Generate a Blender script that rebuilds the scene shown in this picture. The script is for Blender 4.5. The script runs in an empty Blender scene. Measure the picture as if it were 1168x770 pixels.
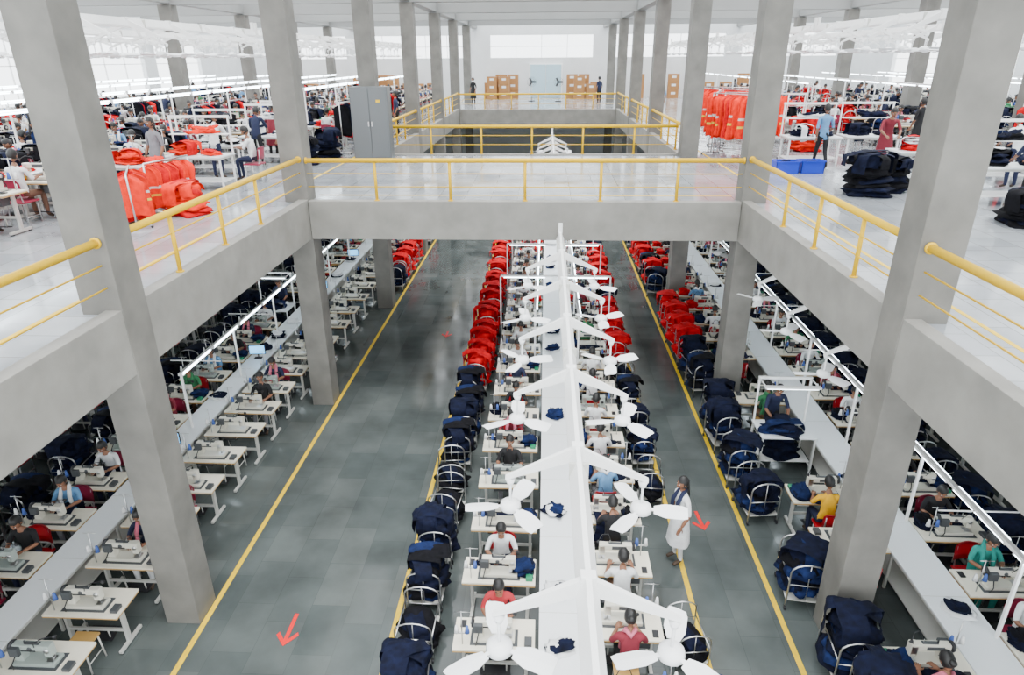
import bpy, bmesh, math, random
from mathutils import Vector, Matrix, Euler, noise
random.seed(7)
R=random.Random(11)
SC=bpy.context.scene
COL=SC.collection

# ---------------------------------------------------------------- materials
MATS={}
def mat(name,col,rough=0.5,metal=0.0,var=0.0,scale=6.0,bump=0.0,emit=0.0,spec=0.5):
    if name in MATS: return MATS[name]
    m=bpy.data.materials.new(name); m.use_nodes=True
    nt=m.node_tree; b=nt.nodes['Principled BSDF']
    b.inputs['Base Color'].default_value=(*col,1); b.inputs['Roughness'].default_value=rough
    b.inputs['Metallic'].default_value=metal
    b.inputs['Specular IOR Level'].default_value=spec
    if emit>0:
        b.inputs['Emission Color'].default_value=(*col,1); b.inputs['Emission Strength'].default_value=emit
    if var>0 or bump>0:
        tc=nt.nodes.new('ShaderNodeTexCoord'); n=nt.nodes.new('ShaderNodeTexNoise')
        n.inputs['Scale'].default_value=scale; n.inputs['Detail'].default_value=7
        nt.links.new(tc.outputs['Object'],n.inputs['Vector'])
        if var>0:
            r=nt.nodes.new('ShaderNodeValToRGB')
            r.color_ramp.elements[0].position=.3; r.color_ramp.elements[1].position=.7
            r.color_ramp.elements[0].color=(*[max(0,c*(1-var)) for c in col],1)
            r.color_ramp.elements[1].color=(*[min(1,c*(1+var)) for c in col],1)
            nt.links.new(n.outputs['Fac'],r.inputs['Fac']); nt.links.new(r.outputs['Color'],b.inputs['Base Color'])
        if bump>0:
            bp=nt.nodes.new('ShaderNodeBump'); bp.inputs['Strength'].default_value=bump; bp.inputs['Distance'].default_value=.02
            nt.links.new(n.outputs['Fac'],bp.inputs['Height']); nt.links.new(bp.outputs['Normal'],b.inputs['Normal'])
    MATS[name]=m; return m

def tile_mat(name,c1,c2,mort,bw,bh,rough0,rough1,msize=.006,blot=.25):
    m=bpy.data.materials.new(name); m.use_nodes=True
    nt=m.node_tree; b=nt.nodes['Principled BSDF']; L=nt.links
    tc=nt.nodes.new('ShaderNodeTexCoord')
    mp=nt.nodes.new('ShaderNodeMapping'); mp.inputs['Rotation'].default_value=(0,0,math.pi/2)
    L.new(tc.outputs['Object'],mp.inputs['Vector'])
    br=nt.nodes.new('ShaderNodeTexBrick')
    br.inputs['Scale'].default_value=1; br.inputs['Brick Width'].default_value=bw; br.inputs['Row Height'].default_value=bh
    br.inputs['Mortar Size'].default_value=msize; br.inputs['Color1'].default_value=(*c1,1); br.inputs['Color2'].default_value=(*c2,1)
    br.inputs['Mortar'].default_value=(*mort,1); br.offset=.37
    L.new(mp.outputs['Vector'],br.inputs['Vector'])
    n=nt.nodes.new('ShaderNodeTexNoise'); n.inputs['Scale'].default_value=.9; n.inputs['Detail'].default_value=8
    L.new(tc.outputs['Object'],n.inputs['Vector'])
    mr=nt.nodes.new('ShaderNodeMapRange'); mr.inputs[1].default_value=.3; mr.inputs[2].default_value=.7
    mr.inputs[3].default_value=1-blot; mr.inputs[4].default_value=1+blot
    L.new(n.outputs['Fac'],mr.inputs[0])
    vm=nt.nodes.new('ShaderNodeVectorMath'); vm.operation='SCALE'
    L.new(br.outputs['Color'],vm.inputs[0]); L.new(mr.outputs[0],vm.inputs['Scale'])
    L.new(vm.outputs[0],b.inputs['Base Color'])
    mr2=nt.nodes.new('ShaderNodeMapRange'); mr2.inputs[1].default_value=.3; mr2.inputs[2].default_value=.7
    mr2.inputs[3].default_value=rough0; mr2.inputs[4].default_value=rough1
    L.new(n.outputs['Fac'],mr2.inputs[0]); L.new(mr2.outputs[0],b.inputs['Roughness'])
    return m

M_col=mat('column_paint',(.16,.153,.137),.6,var=.2,scale=2.2,bump=.25)
M_beam=mat('beam_paint',(.235,.226,.205),.6,var=.14,scale=2.2,bump=.15)
M_ceil=mat('slab_soffit',(.2,.19,.175),.8)
M_rbeam=mat('roof_beam_paint',(.28,.285,.28),.7)
M_louv=mat('roof_louver',(.88,.89,.89),.6)
M_white=mat('white_paint',(.9,.9,.89),.4)
M_wallw=mat('wall_plaster',(.72,.74,.75),.8,var=.05,scale=1)
M_yel=mat('yellow_enamel',(.72,.44,.0),.45,spec=.3)
M_yline=mat('yellow_floor_paint',(.8,.52,.0),.5,var=.1,scale=8)
M_red=mat('red_floor_paint',(.8,.002,.006),.5)
M_floor=tile_mat('grey_stone_tiles',(.07,.084,.083),(.095,.108,.105),(.058,.068,.066),.95,.6,.06,.22,.003,.3)
M_ufloor=tile_mat('polished_light_tiles',(.29,.31,.335),(.37,.39,.41),(.18,.18,.18),.6,.6,.04,.16,blot=.18)
M_lam=mat('cream_laminate',(.86,.81,.67),.35,var=.04,scale=4)
M_edge=mat('wood_edge_band',(.55,.33,.1),.5)
M_counter=mat('white_laminate_counter',(.87,.9,.92),.3)
M_leg=mat('grey_steel_leg',(.62,.62,.58),.4,metal=.2)
M_mach=mat('machine_enamel',(.66,.64,.55),.3)
M_mach2=mat('machine_green_grey',(.35,.4,.37),.3)
M_dark=mat('dark_rubber',(.015,.015,.018),.5)
M_steel=mat('chrome_steel',(.6,.6,.6),.3,metal=1)
M_motor=mat('motor_grey',(.06,.065,.07),.5)
M_thr=mat('thread_cone',(.06,.12,.4),.8)
M_thr2=mat('thread_cone_white',(.8,.8,.8),.8)
M_navy=mat('navy_cloth',(.003,.005,.019),.9,var=.6,scale=9,bump=.5,spec=.2)
M_blue=mat('indigo_cloth',(.006,.015,.062),.9,var=.5,scale=9,bump=.5,spec=.2)
M_black=mat('black_cloth',(.003,.003,.005),.9,var=.5,scale=9,bump=.5,spec=.2)
M_redc=mat('red_cloth',(.6,.001,.008),.85,var=.3,scale=9,bump=.5,spec=.15)
M_orange=mat('hi_vis_orange_cloth',(.85,.02,.003),.75,var=.15,scale=9,bump=.3,spec=.2)
M_hvy=mat('hi_vis_yellow_cloth',(.8,.6,.05),.7)
M_silver=mat('reflective_tape',(.7,.7,.65),.4)
M_whc=mat('white_cloth',(.78,.79,.8),.9,bump=.3)
M_tube=mat('fluorescent_tube',(.8,.93,1.0),.4,emit=18)
M_redp=mat('red_plastic',(.45,.006,.015),.35)
M_pinkp=mat('maroon_plastic',(.33,.02,.06),.35)
M_card=mat('cardboard',(.38,.18,.06),.8,var=.08,scale=5)
M_panel=mat('panel_grey_enamel',(.13,.14,.145),.35,metal=.2)
M_fan=mat('fan_white_enamel',(.92,.93,.94),.3)
M_blp=mat('blue_plastic',(.01,.04,.55),.4)
M_green=mat('green_plastic',(.02,.25,.12),.5)
M_door=mat('door_pale_blue',(.45,.63,.72),.5)
M_hair=mat('black_hair',(.009,.008,.008),.5)
M_skin=mat('brown_skin',(.25,.11,.06),.5)
M_eye=mat('eye_white',(.7,.68,.65),.3)
M_lip=mat('lips',(.22,.05,.05),.4)
M_shoe=mat('sandal_brown',(.06,.035,.02),.6)
M_screen=mat('monitor_screen',(.15,.5,.9),.3,emit=2.5)

# ---------------------------------------------------------------- mesh builder
_bc={}
def bev_box(sx,sy,sz,b):
    k=(round(sx,4),round(sy,4),round(sz,4),round(b,4))
    if k in _bc: return _bc[k]
    bm=bmesh.new(); bmesh.ops.create_cube(bm,size=1)
    for v in bm.verts: v.co=Vector((v.co.x*sx,v.co.y*sy,v.co.z*sz))
    if b>0: bmesh.ops.bevel(bm,geom=bm.edges[:],offset=b,segments=2,affect='EDGES',profile=.7)
    bm.verts.index_update()
    r=([v.co.copy() for v in bm.verts],[[v.index for v in f.verts] for f in bm.faces])
    bm.free(); _bc[k]=r; return r
class MB:
    def __init__(s): s.v=[];s.f=[];s.m=[];s.sm=[];s.mats=[]
    def mi(s,m):
        if m not in s.mats: s.mats.append(m)
        return s.mats.index(m)
    def add(s,vs,fs,m,smooth=False,T=None):
        o=len(s.v); k=s.mi(m)
        s.v+= [T@Vector(v) for v in vs] if T is not None else [Vector(v) for v in vs]
        for f in fs: s.f.append([i+o for i in f]); s.m.append(k); s.sm.append(smooth)
    def box(s,c,sz,m,b=0.0,rot=None):
        vs,fs=bev_box(*sz,b)
        T=Matrix.Translation(c)
        if rot is not None: T=T@Euler(rot).to_matrix().to_4x4()
        s.add(vs,fs,m,False,T)
    def bx(s,x0,x1,y0,y1,z0,z1,m,b=0.0):
        s.box(((x0+x1)/2,(y0+y1)/2,(z0+z1)/2),(x1-x0,y1-y0,z1-z0),m,b)
    def tube(s,pts,r,m,seg=8,cap=True):
        pts=[Vector(p) for p in pts]; n=len(pts)
        rr=r if isinstance(r,(list,tuple)) else [r]*n
        vs=[];fs=[]
        t0=(pts[1]-pts[0]).normalized()
        up=Vector((0,0,1)) if abs(t0.z)<.9 else Vector((1,0,0))
        a=t0.cross(up).normalized()
        for i,p in enumerate(pts):
            if i==0: t=pts[1]-pts[0]
            elif i==n-1: t=pts[-1]-pts[-2]
            else: t=(pts[i+1]-pts[i]).normalized()+(pts[i]-pts[i-1]).normalized()
            t.normalize()
            a=(a-t*a.dot(t)).normalized(); b=t.cross(a)
            for j in range(seg):
                an=2*math.pi*j/seg
                vs.append(p+(a*math.cos(an)+b*math.sin(an))*rr[i])
        for i in range(n-1):
            for j in range(seg):
                fs.append([i*seg+j,i*seg+(j+1)%seg,(i+1)*seg+(j+1)%seg,(i+1)*seg+j])
        if cap:
            fs.append(list(range(seg))[::-1]); fs.append([(n-1)*seg+j for j in range(seg)])
        s.add(vs,fs,m,True)
    def ell(s,c,r,m,seg=12,ring=8,T=None,fn=None,drop=None):
        vs=[];fs=[]
        for i in range(ring+1):
            ph=math.pi*i/ring
            for j in range(seg):
                th=2*math.pi*j/seg
                p=Vector((math.sin(ph)*math.cos(th),math.sin(ph)*math.sin(th),math.cos(ph)))
                q=fn(p) if fn else p
                vs.append(Vector((c[0]+q.x*r[0],c[1]+q.y*r[1],c[2]+q.z*r[2])))
        for i in range(ring):
            for j in range(seg):
                f=[i*seg+j,(i+1)*seg+j,(i+1)*seg+(j+1)%seg,i*seg+(j+1)%seg]
                if drop:
                    cc=sum((vs[k] for k in f),Vector())/4
                    if drop(cc): continue
                fs.append(f)
        s.add(vs,fs,m,True,T)
    def mesh(s,name):
        me=bpy.data.meshes.new(name)
        me.from_pydata([tuple(v) for v in s.v],[],s.f)
        for m in s.mats: me.materials.append(m)
        me.polygons.foreach_set('material_index',s.m)
        me.polygons.foreach_set('use_smooth',s.sm)
        me.update(); return me
    def obj(s,name,loc=(0,0,0),rz=0):
        return inst(name,s.mesh(name),loc,rz)
def inst(name,me,loc=(0,0,0),rz=0,sc=1.0):
    o=bpy.data.objects.new(name,me); COL.objects.link(o)
    o.location=loc; o.rotation_euler=(0,0,rz)
    o.scale=(sc,sc,sc) if not isinstance(sc,tuple) else sc
    return o

# ---------------------------------------------------------------- dims
UF=5.08          # upper floor level
XL,XR=-5.2,4.22   # atrium edges
CW=.52
CY=[.5+7*i for i in range(0,8)]   # column rows 
XW0,XW1=-24.0,23.0
YB=56.0; YF=-3.0
ZT=10.6

# ---- floors
f=MB(); f.bx(XW0,XW1,YF,YB,-.2,0,M_floor); f.obj('floor')
for x in (-5.15,-2.2,2.42,3.72):
    l=MB(); l.bx(x-.04,x+.04,YF+.1,YB-.2,.0,.004,M_yline); l.obj('floor_marking_line')
def arrow(x,y,L,rz):
    a=MB(); h=L/2; w=.03
    P=[(-w,h),(-w,-h+.12),(-.14,-h+.26),(-.17,-h+.2),(0,-h),(.17,-h+.2),(.14,-h+.26),(w,-h+.12),(w,h)]
    n=len(P); vs=[(p[0],p[1],.001) for p in P]+[(p[0],p[1],.006) for p in P]
    fs=[list(range(n))[::-1],list(range(n,2*n))]+[[i,(i+1)%n,n+(i+1)%n,n+i] for i in range(n)]
    a.add(vs,fs,M_red); a.obj('floor_arrow',(x,y,0),rz)
arrow(-3.78,7.45,.62,0); arrow(2.98,10.3,.55,.1); arrow(-3.0,19.2,.45,0)
def slab(name,x0,x1,y0,y1):
    s=MB()
    s.bx(x0,x1,y0,y1,UF-.22,UF-.03,M_ceil); s.bx(x0,x1,y0,y1,UF-.03,UF,M_ufloor)
    s.obj(name)
slab('upper_floor_left',XW0,XL-.2,YF,YB)
slab('upper_floor_right',XR+.2,XW1,YF,YB)
slab('upper_floor_bridge',XL-.2,XR+.2,14.6,22.2)
slab('upper_floor_rear',XL-.2,XR+.2,42.6,YB)
def beam(x0,x1,y0,y1,z0,z1,m=M_beam,name='concrete_beam'):
    b=MB(); b.bx(x0,x1,y0,y1,z0,z1,m,.012); return b.obj(name)
ends=[YF]+[v for y in CY for v in (y+.01,y+CW-.01)]+[YB]
for i in range(0,len(ends),2):
    top=UF-.225 if i//2 in (3,7,8) else UF+.06
    beam(XL-.22,XL-.012,ends[i],ends[i+1],UF-.82,top); beam(XR+.012,XR+.22,ends[i],ends[i+1],UF-.82,top)
for y in (14.46,22.1,42.4): beam(XL-.0,XR+.0,y,y+.22,UF-.82,UF+.03)
for y in CY:
    for (a,b) in ((XW0,XL-.58),(XR+.58,XW1)):
        if y>5: beam(a,b,y+.1,y+.42,UF-.7,UF-.23)
for x in (XL-.9,XR+.9):
    l=MB(); l.bx(x-.03,x+.03,YF+.1,YB-.2,UF,UF+.004,M_yline); l.obj('floor_marking_line')
l=MB(); l.bx(XL,XR,15.3,15.35,UF,UF+.004,M_yline); l.obj('floor_marking_line')
for y in CY:
    for x in (XL-CW,XR,-15.3,14.2):
        if y<7 and abs(x)>10: continue
        c=MB(); c.bx(x,x+CW,y,y+CW,0,ZT-.6,M_col,.012)
        c.obj('concrete_column')
# ---- roof
for y in CY:
    beam(XW0,XW1,y+.08,y+.44,ZT-.6,ZT,M_rbeam,'roof_beam')
for x in (XL-.5,XR+.1,-15.2,14.3):
    beam(x,x+.4,YF,YB,ZT-.55,ZT-.02,M_rbeam,'roof_beam')
s=MB()
y=YF
while y<YB:
    s.bx(XW0,XW1,y,y+.28,ZT+.02,ZT+.05,M_louv); y+=.95
x=XW0+.5
while x<XW1:
    s.bx(x,x+.08,YF,YB,ZT+.05,ZT+.17,M_rbeam); x+=1.4
s.obj('ceiling')
# ---- walls
def winwall(name,axis,pos,a0,a1,z0,z1,wins,th=.25):
    w=MB()
    def B(p,q,r,t,m=M_wallw,d=th,off=0):
        if axis=='x': w.bx(pos+off,pos+off+d,p,q,r,t,m)
        else: w.bx(p,q,pos+off,pos+off+d,r,t,m)
    if wins:
        wz0,wz1=wins[0][2],wins[0][3]
        B(a0,a1,z0,wz0); B(a0,a1,wz1,z1)
        cur=a0
        for (p,q,_,_) in wins:
            B(cur,p,wz0,wz1); cur=q
            n=max(1,int((q-p)/1.6))
            for k in range(1,n): B(p+(q-p)*k/n-.02,p+(q-p)*k/n+.02,wz0,wz1,M_white,.06,.1)
            B(p,q,(wz0+wz1)/2-.02,(wz0+wz1)/2+.02,M_white,.06,.1)
        B(cur,a1,wz0,wz1)
    else: B(a0,a1,z0,z1)
    w.obj(name)
wl=[(y+.9,y+6.6,UF+1.0,UF+4.4) for y in CY[:-1]]
winwall('wall_left','x',XW0-.25,YF,YB+.3,UF,ZT,wl)
winwall('wall_right','x',XW1,YF,YB+.3,UF,ZT,wl)
wl=[(y+1.9,y+5.6,1.6,3.2) for y in CY[:-1]]
winwall('wall_left_ground','x',XW0-.25,YF,YB+.3,-.2,UF-.01,wl)
winwall('wall_right_ground','x',XW1,YF,YB+.3,-.2,UF-.01,wl)
bw=[(a,b,UF+2.9,UF+4.5) for a,b in ((-22,-15.6),(-14.4,-6),(-4.3,3.6),(5.2,13.6),(14.9,22))]
winwall('wall_back','y',YB,XW0,XW1,UF,ZT,bw)
winwall('wall_back_ground','y',YB,XW0,XW1,-.2,UF-.01,[])
d=MB(); d.bx(-1.3,1.3,YB-.1,YB-.02,UF,UF+2.5,M_white,.01); d.bx(-1.2,-.02,YB-.14,YB-.1,UF+.02,UF+2.4,M_door,.01); d.bx(.02,1.2,YB-.14,YB-.1,UF+.02,UF+2.4,M_door,.01)
d.tube([(.1,YB-.18,UF+1),(.1,YB-.18,UF+1.3)],.015,M_steel); d.obj('door_1')

# ---- railings
def railing(p,q,z,first=1.1,sp=1.5,stop=1.2):
    p=Vector(p);q=Vector(q);L=(q-p).length; d=(q-p)/L
    r=MB()
    r.tube([(p.x,p.y,z+.86),(q.x,q.y,z+.86)],.05,M_yel,12)
    for hh in (.3,.58): r.tube([(p.x,p.y,z+hh),(q.x,q.y,z+hh)],.011,M_yel,6)
    t=first
    while t<L-stop:
        c=p+d*t
        r.tube([(c.x,c.y,z),(c.x,c.y,z+.85)],.032,M_yel,8)
        r.tube([(c.x,c.y,z),(c.x,c.y,z+.015)],.06,M_yel,8)
        t+=sp
    for e in (p,q): 
        s=.02 if e==p else -.02
        r.tube([(e.x,e.y,z+.86),(e.x+d.x*s,e.y+d.y*s,z+.86)],.07,M_yel,12)
    r.obj('balcony_railing')
for i,y in enumerate(CY):
    y0=y+CW+.01; y1=(CY[i+1] if i+1<len(CY) else YB)-.02
    if 14<y<20 or y>42: continue
    for x in (XL-.11,XR+.11): railing((x,y0),(x,y1),UF+.06,.6 if i==0 else 1.1,1.5,2.6 if i==0 else 1.2)
for yy in (14.56,22.2,42.52): railing((XL+.02,yy),(XR-.02,yy),UF+.03,1.5,1.63,.25)

# ---------------------------------------------------------------- cloth
def cloth(b,c,w,d,t,m,rz=0,seed=0,droop=.0,seg=24,tilt=(0,0)):
    rings=[(0,1),(.3,1),(.62,.95),(.85,.75),(1.0,0),(.93,-.5),(.6,-.6)]
    vs=[];fs=[]
    ca,sa=math.cos(rz),math.sin(rz)
    for k,(rr,h) in enumerate(rings):
        for j in range(seg):
            an=2*math.pi*j/seg
            cx,sx=math.cos(an),math.sin(an)
            ex=abs(cx)**.6*(1 if cx>=0 else -1); ey=abs(sx)**.6*(1 if sx>=0 else -1)
            nz=noise.noise(Vector((cx*1.3*rr+seed*3.1,sx*1.3*rr,seed*1.7)))
            n2=noise.noise(Vector((cx*4.5*rr+seed,sx*4.5*rr,seed*5.3+2)))
            e=1+.4*nz*rr+.22*n2*rr
            x=ex*rr*w/2*e; y=ey*rr*d/2*e
            z=h*t/2+(n2*.7+nz*.4)*t-droop*rr**4*(1+1.8*nz+n2)+x*tilt[0]+y*tilt[1]
            vs.append((c[0]+x*ca-y*sa,c[1]+x*sa+y*ca,c[2]+z))
    for k in range(len(rings)-1):
        for j in range(seg):
            fs.append([k*seg+j,(k+1)*seg+j,(k+1)*seg+(j+1)%seg,k*seg+(j+1)%seg])
    fs.append([(len(rings)-1)*seg+j for j in range(seg)][::-1])
    b.add(vs,fs,m,True)
def drape(b,c,L,w,m,rz,seed,side0,side1):
    n=14; k=7; vs=[];fs=[]
    ca,sa=math.cos(rz),math.sin(rz)
    tot=side0+L+side1
    for i in range(n+1):
        s=tot*i/n
        if s<side0: u=-L/2-.02; z=-(side0-s)
        elif s<side0+L: u=-L/2+(s-side0); z=.04*math.cos((u/L)*math.pi)
        else: u=L/2+.02; z=-(s-side0-L)
        for j in range(k+1):
            q=-w/2+w*j/k
            nn=noise.noise(Vector((s*5+seed,q*7,seed*2.3)))
            n3=noise.noise(Vector((s*2+seed*4,q*3,seed)))
            uu=u+ (.035*nn if -L/2<u<L/2 else .05*nn*(1 if u>0 else -1)); zz=z+.03*nn; qq=q*(1+.25*n3)+.04*n3
            vs.append((c[0]+uu*ca-qq*sa,c[1]+uu*sa+qq*ca,c[2]+zz))
    for i in range(n):
        for j in range(k): fs.append([i*(k+1)+j,(i+1)*(k+1)+j,(i+1)*(k+1)+j+1,i*(k+1)+j+1])
    b.add(vs,fs,m,True)
def heap(b,c,w,d,h,mats,seed,taper=.25,t=.075,droop=.05,drapes=0):
    rr=random.Random(seed); z=c[2]+t/2; i=0
    while z<c[2]+h:
        fz=(z-c[2])/h; s=1-taper*fz*fz
        tl=.18*min(1,fz*2)
        cloth(b,(c[0]+rr.uniform(-.07,.07)*w,c[1]+rr.uniform(-.07,.07)*d,z),w*s*rr.uniform(.75,1.1),d*s*rr.uniform(.75,1.1),t*rr.uniform(.8,1.6),rr.choice(mats),rr.uniform(-.6,.6),seed*7+i,droop*(.3+fz),24,(rr.uniform(-tl,tl),rr.uniform(-tl,tl)))
        z+=t*.72; i+=1
    for k in range(drapes):
        a=rr.uniform(-.5,.5)+(math.pi/2 if rr.random()<.4 else 0)
        drape(b,(c[0]+rr.uniform(-.12,.12),c[1]+rr.uniform(-.2,.2)*d,c[2]+h+.03+.012*k),w*rr.uniform(.75,.95),rr.uniform(.2,.34),rr.choice(mats),a,seed+k*3,rr.uniform(.12,.45),rr.uniform(.12,.45))

# ---------------------------------------------------------------- furniture meshes
def sewing_table(kind,body=None):
    b=MB(); MM=body or M_mach
    b.box((0,0,.735),(1.1,.56,.03),M_lam,.006); b.box((0,0,.71),(1.095,.555,.02),M_edge)
    for x in (-.43,.43):
        b.box((x,.03,.38),(.045,.07,.64),M_leg,.006); b.box((x,0,.045),(.05,.52,.045),M_leg,.008)
        b.box((x,0,.69),(.045,.44,.03),M_leg)
        for y in (-.22,.22): b.box((x,y,.0125),(.04,.05,.025),M_dark)
    b.box((0,.05,.28),(.84,.03,.045),M_leg); b.box((.0,-.02,.12),(.42,.24,.02),M_dark,.005,(-.2,0,0))
    for x in (-.16,.16): b.tube([(x,.04,.1),(x,.05,.26)],.012,M_leg,6)
    b.tube([(.02,.06,.58),(.28,.06,.58)],.075,M_motor,12); b.box((.15,.06,.67),(.08,.06,.06),M_motor)
    b.box((.3,-.1,.6),(.16,.2,.16),M_motor,.01)
    b.tube([(.2,-.05,.14),(.2,.03,.52)],.006,M_steel,5)
    b.box((-.35,-.1,.66),(.2,.22,.07),M_leg,.004)
    y=.06; z=.75
    b.box((0,y,z+.004),(.64,.28,.008),M_motor)
    b.box((0,y,z+.03),(.56,.2,.055),MM,.01)
    b.box((.20,y,z+.15),(.12,.12,.2),MM,.02)
    b.box((.03,y,z+.27),(.46,.10,.095),MM,.022)
    b.box((-.2,y,z+.225),(.095,.105,.19),MM,.02)
    b.box((-.2,y-.054,z+.235),(.075,.004,.12),M_steel); b.box((.06,y-.052,z+.27),(.22,.004,.055),M_motor)
    b.box((.21,y+.075,z+.24),(.13,.06,.13),M_motor,.012)
    b.tube([(-.2,y+.052,z+.24),(-.2,y+.062,z+.24)],.036,M_steel,12)
    b.tube([(.02,y+.05,z+.27),(.02,y+.058,z+.27)],.03,M_motor,12)
    b.box((.0,y,z+.32),(.2,.05,.012),M_motor); b.box((.08,y+.051,z+.235),(.26,.006,.02),M_dark)
    b.tube([(.2,y+.1,z+.18),(.22,y+.16,z+.1),(.24,y+.14,z+.0)],.008,M_dark,6)
    b.tube([(-.2,y-.01,z+.13),(-.2,y-.01,z+.07)],.007,M_steel,6); b.box((-.2,y-.02,z+.064),(.03,.05,.008),M_steel)
    b.tube([(-.225,y-.03,z+.13),(-.225,y-.03,z+.075)],.004,M_steel,6)
    b.box((-.2,y,z+.059),(.1,.12,.004),M_steel)
    b.tube([(.25,y,z+.27),(.275,y,z+.27)],.03,M_dark,10); b.tube([(.27,y,z+.27),(.3,y,z+.27)],[.075,.07],M_dark,16)
    b.tube([(.3,y,z+.27),(.315,y,z+.27)],.03,M_steel,10)
    b.tube([(.20,y-.062,z+.19),(.20,y-.08,z+.19)],.028,M_dark,12)
    b.tube([(-.08,y,z+.32),(-.08,y,z+.38)],.004,M_steel,5); b.tube([(.1,y,z+.31),(.1,y,z+.36)],.012,M_dark,8)
    b.tube([(-.05,y+.05,z+.3),(-.1,y+.09,z+.42),(-.2,y+.04,z+.45),(-.26,y-.04,z+.4)],.006,M_dark,6); b.tube([(-.26,y-.04,z+.405),(-.28,y-.06,z+.37)],[.015,.03],M_dark,8)
    b.tube([(.42,.18,.75),(.42,.18,1.32)],.008,M_steel,6); b.box((.42,.18,.95),(.2,.03,.01),M_steel)
    b.tube([(.3,.18,1.31),(.5,.18,1.31)],.005,M_steel,5)
    for dx,mm in ((-.07,M_thr),(.07,M_thr2)): b.tube([(.42+dx,.18,.955),(.42+dx,.18,1.07)],[.035,.017],mm,10)
    b.box((-.46,.14,.775),(.1,.14,.05),M_motor if kind in (0,2) else M_green,.005); b.box((.44,-.16,.76),(.08,.12,.015),M_dark,.003)
    if kind==1:
        heap(b,(-.36,-.06,.75),.32,.4,.12,[M_navy,M_blue],3,.1,.04,.01); cloth(b,(.05,-.19,.755),.6,.24,.035,M_navy,.1,4,.0)
    if kind==2:
        heap(b,(.38,-.08,.75),.26,.3,.14,[M_navy,M_black],5,.1,.04,.01); drape(b,(-.1,-.2,.79),.4,.3,M_navy,math.pi/2,7,.3,.05)
    if kind==3:
        heap(b,(-.34,-.04,.75),.36,.4,.18,[M_redc],6,.1,.04,.01); cloth(b,(.05,-.19,.755),.6,.2,.035,M_redc,.1,9,.0)
    if kind==4:
        heap(b,(-.32,-.04,.75),.36,.4,.2,[M_orange,M_hvy,M_orange],8,.1,.04,.01)
    if kind==5:
        heap(b,(-.1,-.05,.75),.95,.55,.3,[M_black,M_navy],10,.4,.07,.05,4)
    return b.mesh('sewing_table')
TAB=[sewing_table(k) for k in range(6)]+[sewing_table(0,M_mach2)]

def chair(m):
    b=MB()
    vs=[];fs=[];n=9
    b.box((0,0,.43),(.42,.42,.035),m,.014)
    for j in range(n):
        a=-1+2*j/(n-1)
        for k,(zz,yy) in enumerate(((.56,0),(.68,-.015),(.8,-.03),(.87,-.04))):
            wd=.21-(.04 if k==3 else 0)
            vs.append((a*wd,-.23+yy+.05*a*a,zz-.02*a*a*(k==3)))
    nv=len(vs); vs+=[(x,y-.014,z) for x,y,z in vs]
    for j in range(n-1):
        for k in range(3):
            i=j*4+k; fs.append([i,i+4,i+5,i+1]); fs.append([nv+i,nv+i+1,nv+i+5,nv+i+4])
    for j in range(n-1):
        for i in (j*4,j*4+3): fs.append([i,nv+i,nv+i+4,i+4])
    b.add(vs,fs,m,True)
    for x in (-.17,.17):
        b.tube([(x,.17,0),(x,.16,.4)],.012,M_steel,6)
        b.tube([(x,-.2,0),(x,-.18,.42),(x,-.22,.6),(x,-.235,.8)],.012,M_steel,6)
        b.tube([(x,.17,.15),(x,-.195,.15)],.009,M_steel,6)
    return b.mesh('plastic_chair')
CH=[chair(M_redp),chair(M_pinkp)]
def stool():
    b=MB(); b.box((0,0,.435),(.34,.34,.03),M_edge,.008)
    for x in (-.14,.14):
        for y in (-.14,.14): b.tube([(x*1.15,y*1.15,0),(x,y,.42)],.013,M_leg,6)
    for x in (-.15,.15): b.tube([(x,-.15,.16),(x,.15,.16)],.009,M_leg,6)
    return b.mesh('stool')
ST=stool()

def trolley(mats,seed,h=.62,taper=.25,dr=4):
    b=MB(); W,D=.26,.35
    for y in (-D,D):
        pts=[(-W,y,.08)]+[(-W*math.cos(a)*1.0,y,.66+.15*math.sin(a)) for a in [math.pi*k/8 for k in range(9)]]+[(W,y,.08)]
        b.tube(pts,.013,M_steel,7)
        b.tube([(-W,y,.45),(W,y,.45)],.009,M_steel,6); b.tube([(0,y,.18),(0,y,.8)],.007,M_steel,6)
    for x in (-W,W):
        for z in (.18,.5): b.tube([(x,-D,z),(x,D,z)],.011,M_steel,6)
        for y in (-D,D): b.tube([(x-.012,y,.035),(x+.012,y,.035)],.035,M_dark,10)
    b.box((0,0,.18),(2*W,2*D,.02),M_leg)
    heap(b,(0,0,.2),.6,.74,h,mats,seed,taper,drapes=dr)
    return b.mesh('garment_trolley')
TRB=[trolley([M_navy,M_navy,M_black,M_blue,M_navy],s,.5+.12*(s%3)) for s in (1,2,3,4,11)]
TRR=[trolley([M_redc],s,.66,.35,6) for s in (5,6,7)]
TRE=[trolley([M_navy,M_black],9,.22,dr=1)]

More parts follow.
